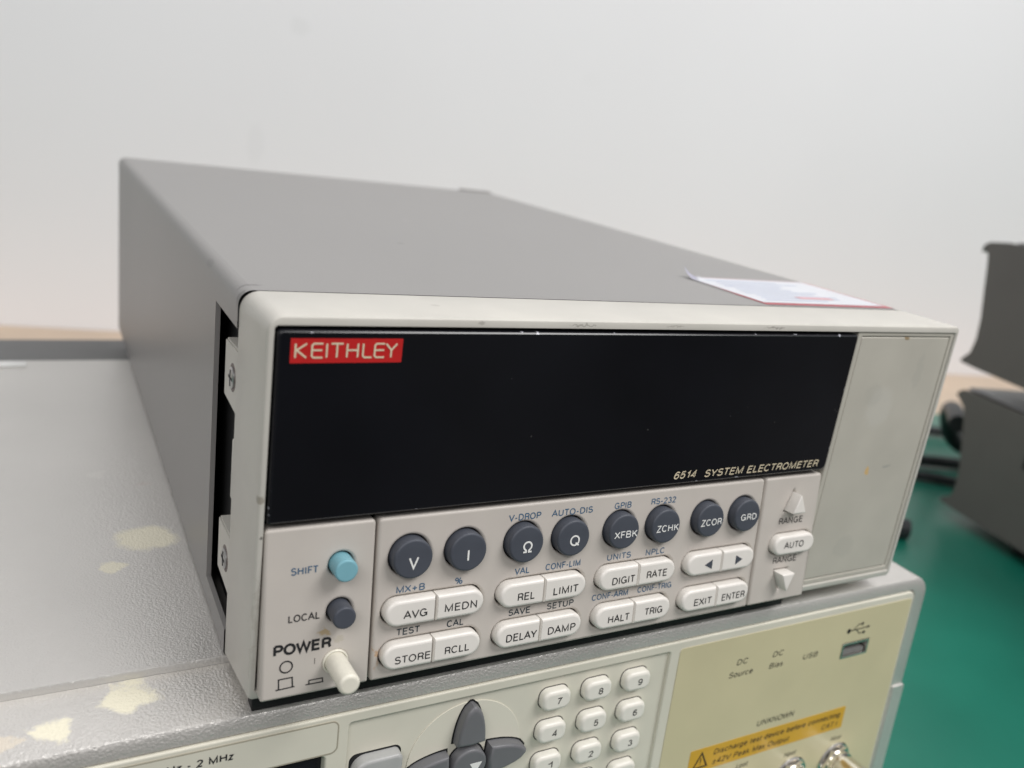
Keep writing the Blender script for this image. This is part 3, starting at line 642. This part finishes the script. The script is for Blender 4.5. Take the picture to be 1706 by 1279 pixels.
lettering('AUTO', FK, 153.7, 161.8, 19.9, 2.1, m_ink, au, h=.00206)
for up, v, u in ((True, 33.9, 156.6), (False, 9.4, 156.2)):
    link('range_button', profile_key(tring(up), 3.3, .35, 3, foot=-2), m_pill, el, T(FK, u, v))
# panel print
m_shadeblue = mat('shaded blue print ink', (.030, .045, .055), .6, .3)  # same blue ink, darkened to paint in the shade below the upper keys
for s, x0, x1, b0, cap, m, p in (('SHIFT', 7.4, 13.4, 31.0, 1.75, m_blueink, 0), ('LOCAL', 7.2, 14.2, 20.05, 1.75, m_ink, 0)):
    lettering(s, FK, x0, x1, b0, cap, m, ppan, bold=.015)
lettering('POWER', FK, 4.2, 17.1, 12.5, 2.75, m_ink, ppan, bold=.075)
ring_sym = plate(mm(circle(7.1, 9.7, 1.5)), [mm(circle(7.1, 9.7, 1.2))], .00003, .00008)
link('power_symbol', ring_sym, m_ink, ppan, FK)
link('power_symbol', strokes([[(4.95, 4.45), (9.1, 4.6)], [(5.6, 4.5), (5.55, 6.9), (8.5, 6.95), (8.65, 4.6)]], .3), m_ink, ppan, FK @ Matrix.Translation((0, 0, .00006)))
link('power_symbol', strokes([[(11.55, 4.45), (15.6, 4.45)], [(12.3, 4.5), (12.3, 5.4), (15.35, 5.4), (15.4, 4.5)]], .28), m_ink, ppan, FK @ Matrix.Translation((0, 0, .00006)))
link('power_symbol', strokes([[(13.4, 9.2), (13.4, 10.6)]], .12), m_inkgrey, ppan, FK @ Matrix.Translation((0, 0, .00006)))
for s, x0, x1, b0 in (('MX+B', 31.8, 38.9, 23.2), ('V-DROP', 59.8, 68.9, 37.75), ('AUTO-DIS', 72.0, 84.3, 37.7), ('GPIB', 91.1, 96.5, 37.85), ('RS-232', 103.1, 111.4, 37.9), ('UNITS', 90.6, 98.3, 23.6), ('NPLC', 103.3, 109.8, 23.4), ('VAL', 62.8, 67.1, 23.5), ('CONF-LIM', 71.7, 82.2, 23.45), ('SAVE', 62.1, 68.4, 12.55), ('SETUP', 73.3, 81.4, 12.5), ('CONF-ARM', 87.1, 98.8, 12.7), ('CONF-TRIG', 102.0, 113.7, 12.75), ('TEST', 32.4, 38.4, 12.5), ('CAL', 45.3, 49.8, 12.45), ('%', 46.6, 48.6, 23.3)):
    lettering(s, FK, x0, x1, b0, 1.75, m_blueink if b0 > 20 or s.startswith('CONF') else m_shadeblue, kpan, bold=.01)
for b0 in (27.0, 14.5): lettering('RANGE', FK, 152.2, 162.0, b0, 2.0, m_ink, rpan)
# handle tabs behind the bezel, with screws
for zc in (66.3, 20.7):
    bm = bmesh.new()
    prof = [(21.5, zc-7.6), (36.6, zc-7.0), (37.0, zc-6.4), (37.2, zc+6.4), (36.8, zc+7.0), (21.5, zc+7.6)]
    a = [bm.verts.new((-.0006, y*MM, z*MM)) for y, z in prof]; b = [bm.verts.new((.0030, y*MM, z*MM)) for y, z in prof]
    bm.faces.new(a[::-1]); bm.faces.new(b); n = len(prof)
    for i in range(n): bm.faces.new((a[i], a[(i+1) % n], b[(i+1) % n], b[i]))
    bmesh.ops.bevel(bm, geom=bm.edges[:], offset=.0004, segments=2, affect='EDGES')
    tab = link('mounting_tab', finish(bm, 'tab'), m_bezel, el)
    Fs = Matrix.Translation((-.0006, .0276, zc*MM)) @ Matrix.Rotation(-math.pi/2, 4, 'Y')
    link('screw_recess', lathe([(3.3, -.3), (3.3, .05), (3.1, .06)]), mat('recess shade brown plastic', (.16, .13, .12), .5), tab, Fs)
    sc = link('screw', lathe([(2.5, 0), (2.5, .35), (2.1, .55), (.6, .6)]), m_screw, tab, Fs)
    link('screw_slot', boxmesh(-.0019, .0019, -.0003, .0003, .0004, .00066), m_slot, sc, Fs)
    link('screw_slot', boxmesh(-.0003, .0003, -.0019, .0019, .0004, .00064), m_slot, sc, Fs)
link('latch_clip', boxmesh(-.0004, .0020, .0222, .0262, .0375, .0522, bev=.0003), m_bezel, el)
m_fblue = mat('faint blue print', (.40, .46, .62), .5)
# sticker on the top of the case
m_paper = mat('glossy paper', (.64, .655, .70), .3, .5, var=.03, vscale=80)
m_pred = mat('red printed border', (.45, .09, .11), .4, .4, var=.15, vscale=200, stains=[((.1555, .0620, .001), (.0075, .0085, .01), (.36, .35, .45), 1, .1), ((.154, .052, .0), (.0012, .014, .004), (.30, .29, .30), 1, .2)])
m_purple = mat('purple paper back', (.28, .27, .36), .5, .4)
FT = frame((0, 0, CZ1), (0, 1, 0))
def sheet(x0, x1, y0, y1, h, curl=True, clip=0, nx=26, ny=18):
    bm = bmesh.new(); V = {}
    for i in range(nx+1):
        for j in range(ny+1):
            u = x0+(x1-x0)*i/nx; v = y0+(y1-y0)*j/ny; z = h
            if curl:   # the rear left corner has come unstuck and stands up
                d = ((u-x0)*.9 + (y1-v)*1.0)
                if d < 6.5: z += (6.5-d)**2*.085
            if u > 211.9: z -= 3.2-math.sqrt(max(0, 3.2**2-(u-211.9)**2))
            V[i, j] = bm.verts.new((u*MM, v*MM, z*MM))
    for i in range(nx):
        for j in range(ny):
            if clip and ((x1-x0)*(i+.5)/nx*.9 + (y1-y0)*(1-(j+.5)/ny)) < clip: continue
            bm.faces.new((V[i, j], V[i+1, j], V[i+1, j+1], V[i, j+1]))
    for v in [v for v in bm.verts if not v.link_faces]: bm.verts.remove(v)
    bmesh.ops.solidify(bm, geom=bm.faces[:], thickness=.00005)
    return finish(bm, 'sheet', 60)
stk = link('sticker', sheet(154.0, 214.7, 24.0, 64.5, .12), m_pred, el, FT, label='white paper sticker with red border and one lifted corner')
link('sticker_face', sheet(155.3, 210.6, 26.4, 63.6, .20, clip=5.5), m_paper, stk, FT)
for k in range(10):
    x = 160 + 1.0*(k % 3); link('sticker_print', plate(mm(rrect(x, x+random.uniform(24, 44), 30+3.2*k, 30.6+3.2*k, .1)), [], .00024, .00027), m_fblue, stk, FT)
link('sticker_print', plate(mm(rrect(178, 194, 33, 36, .5)), [], .00028, .00031), mat('faint red print', (.68, .40, .43), .5), stk, FT)

# ------------------------------------------------------------------ dark grey units on the right
m_dark = mat('dark grey sheet metal', (.125, .115, .107), .45, .4, var=.06, vscale=20)
m_dtop = mat('mid grey lid paint', (.20, .20, .205), .35, .5, var=.04, vscale=20)
d = Vector((-.2567, -.9665, 0)); ang = math.atan2(d.y, d.x)
def unit(name, label, prof, top, z0, feetz, side_x=.215):
    base = Vector((.5793, .1967, 0))
    root = thing(name, label, 'measuring instrument', (base.x, base.y, z0), ang, 'dark grey units stacked at the right')
    Mr = MW[root.name]; bm = bmesh.new()
    W_ = side_x*1000
    a = [bm.verts.new((s*MM, 0, z*MM - z0)) for s, z in prof]; b = [bm.verts.new((s*MM, W_*MM, z*MM - z0)) for s, z in prof]
    n = len(prof); bm.faces.new(a); bm.faces.new(b[::-1])
    for i in range(n): bm.faces.new((a[i], b[i], b[(i+1) % n], a[(i+1) % n]))
    link('body', finish(bm, 'body', 30), m_dark, root, Mr)
    s0, s1, zt = top
    link('lid', boxmesh(s0*MM, s1*MM, .003, W_*MM-.003, zt*MM-z0-.0005, zt*MM-z0+.0012, bev=.0006), m_dtop, root, Mr)
    for s in (48, 270):
        for w in (.012, W_*MM-.032): link('foot', boxmesh(s*MM, s*MM+.028, w, w+.022, feetz-z0, feetz-z0+.0175, bev=.002), m_black, root, Mr)
    for k in range(6): link('vent_slot', boxmesh((47+k*7)*MM, (50+k*7)*MM, -.0006, .002, -.052-z0, -.040-z0) if z0 < -.05 else boxmesh((60+k*7)*MM, (63+k*7)*MM, -.0006, .002, .04-z0, .055-z0), m_black, root, Mr)
    return root
FA = [(-46.5, 87), (-46.3, 92), (-41.3, 95.1), (-24, 97.2), (310, 98), (310, 1.0), (28, 1.0), (-22, 1.8), (-35.1, 2.6), (-37, 4.2), (-29.5, 12), (-27.6, 23), (-29, 39), (-34, 61), (-37.9, 79), (-40, 86), (-44, 90.5)]
FB = [(-30.4, -22), (-28, -18.6), (-24, -16.6), (310, -14.5), (310, -105), (40, -106.5), (0.9, -107), (-14, -106.5), (-17.2, -104.5), (-7.8, -99), (-5.2, -92), (-6.7, -75), (-13.6, -48), (-19.3, -30)]
unit('bench_instrument', 'dark grey unit with a curved lipped back edge on top of another grey unit', FA, (-18, 308, 97.6), .001, -.0138+.0005)
unit('bench_instrument', 'dark grey unit standing on the green mat beneath another grey unit', FB, (-23, 308, -15.2), -.107, TOPZ)
m_cable = mat('black cable rubber', (.026, .028, .03), .45, .4, var=.1)
def cable(label, pts, r, name='cable', group=None):
    o = link(name, tubemesh(pts, r), m_cable); o['label'] = label; o['category'] = 'cable'
    if group: o['group'] = group
    return o
zc = TOPZ
cable('black cable on the green mat nearest the pale wood', [(.60, .43, zc+.006), (.70, .395, zc+.006), (.767, .360, zc+.006), (.80, .336, zc+.006), (.90, .30, zc+.006)], .0048)
cable('black cable in the middle of the three behind the dark unit', [(.50, .345, zc+.006), (.62, .315, zc+.006), (.671, .292, zc+.006), (.705, .275, zc+.006), (.80, .24, zc+.006)], .005)
cable('black cable on the green mat closest to the lower dark unit', [(.54, .315, zc+.005), (.60, .288, zc+.005), (.641, .264, zc+.005), (.657, .246, zc+.005), (.70, .21, zc+.005)], .0042)
cable('short black cable end on the mat beside the electrometer', [(.42, .215, zc+.007), (.47, .203, zc+.007), (.505, .191, zc+.007), (.512, .186, zc+.0068)], .0075)
pc = cable('thick black power lead plugged into the back of the lower dark unit', [(.615, .235, -.052), (.65, .262, -.050), (.680, .288, -.058), (.705, .300, -.078), (.72, .30, -.100), (.74, .29, zc+.009), (.80, .26, zc+.009)], .0072)
# small pale scrap at the back of the lower meter's lid
sc_ = link('tape_scrap', boxmesh(-.075, -.0442, .2612, .2690, ZL+.0001, ZL+.0006, bev=.0002), mat('white tape', (.74, .74, .72), .5), None)
sc_['label'] = 'small white tape scrap at the rear edge of the light grey lid'; sc_['category'] = 'tape'
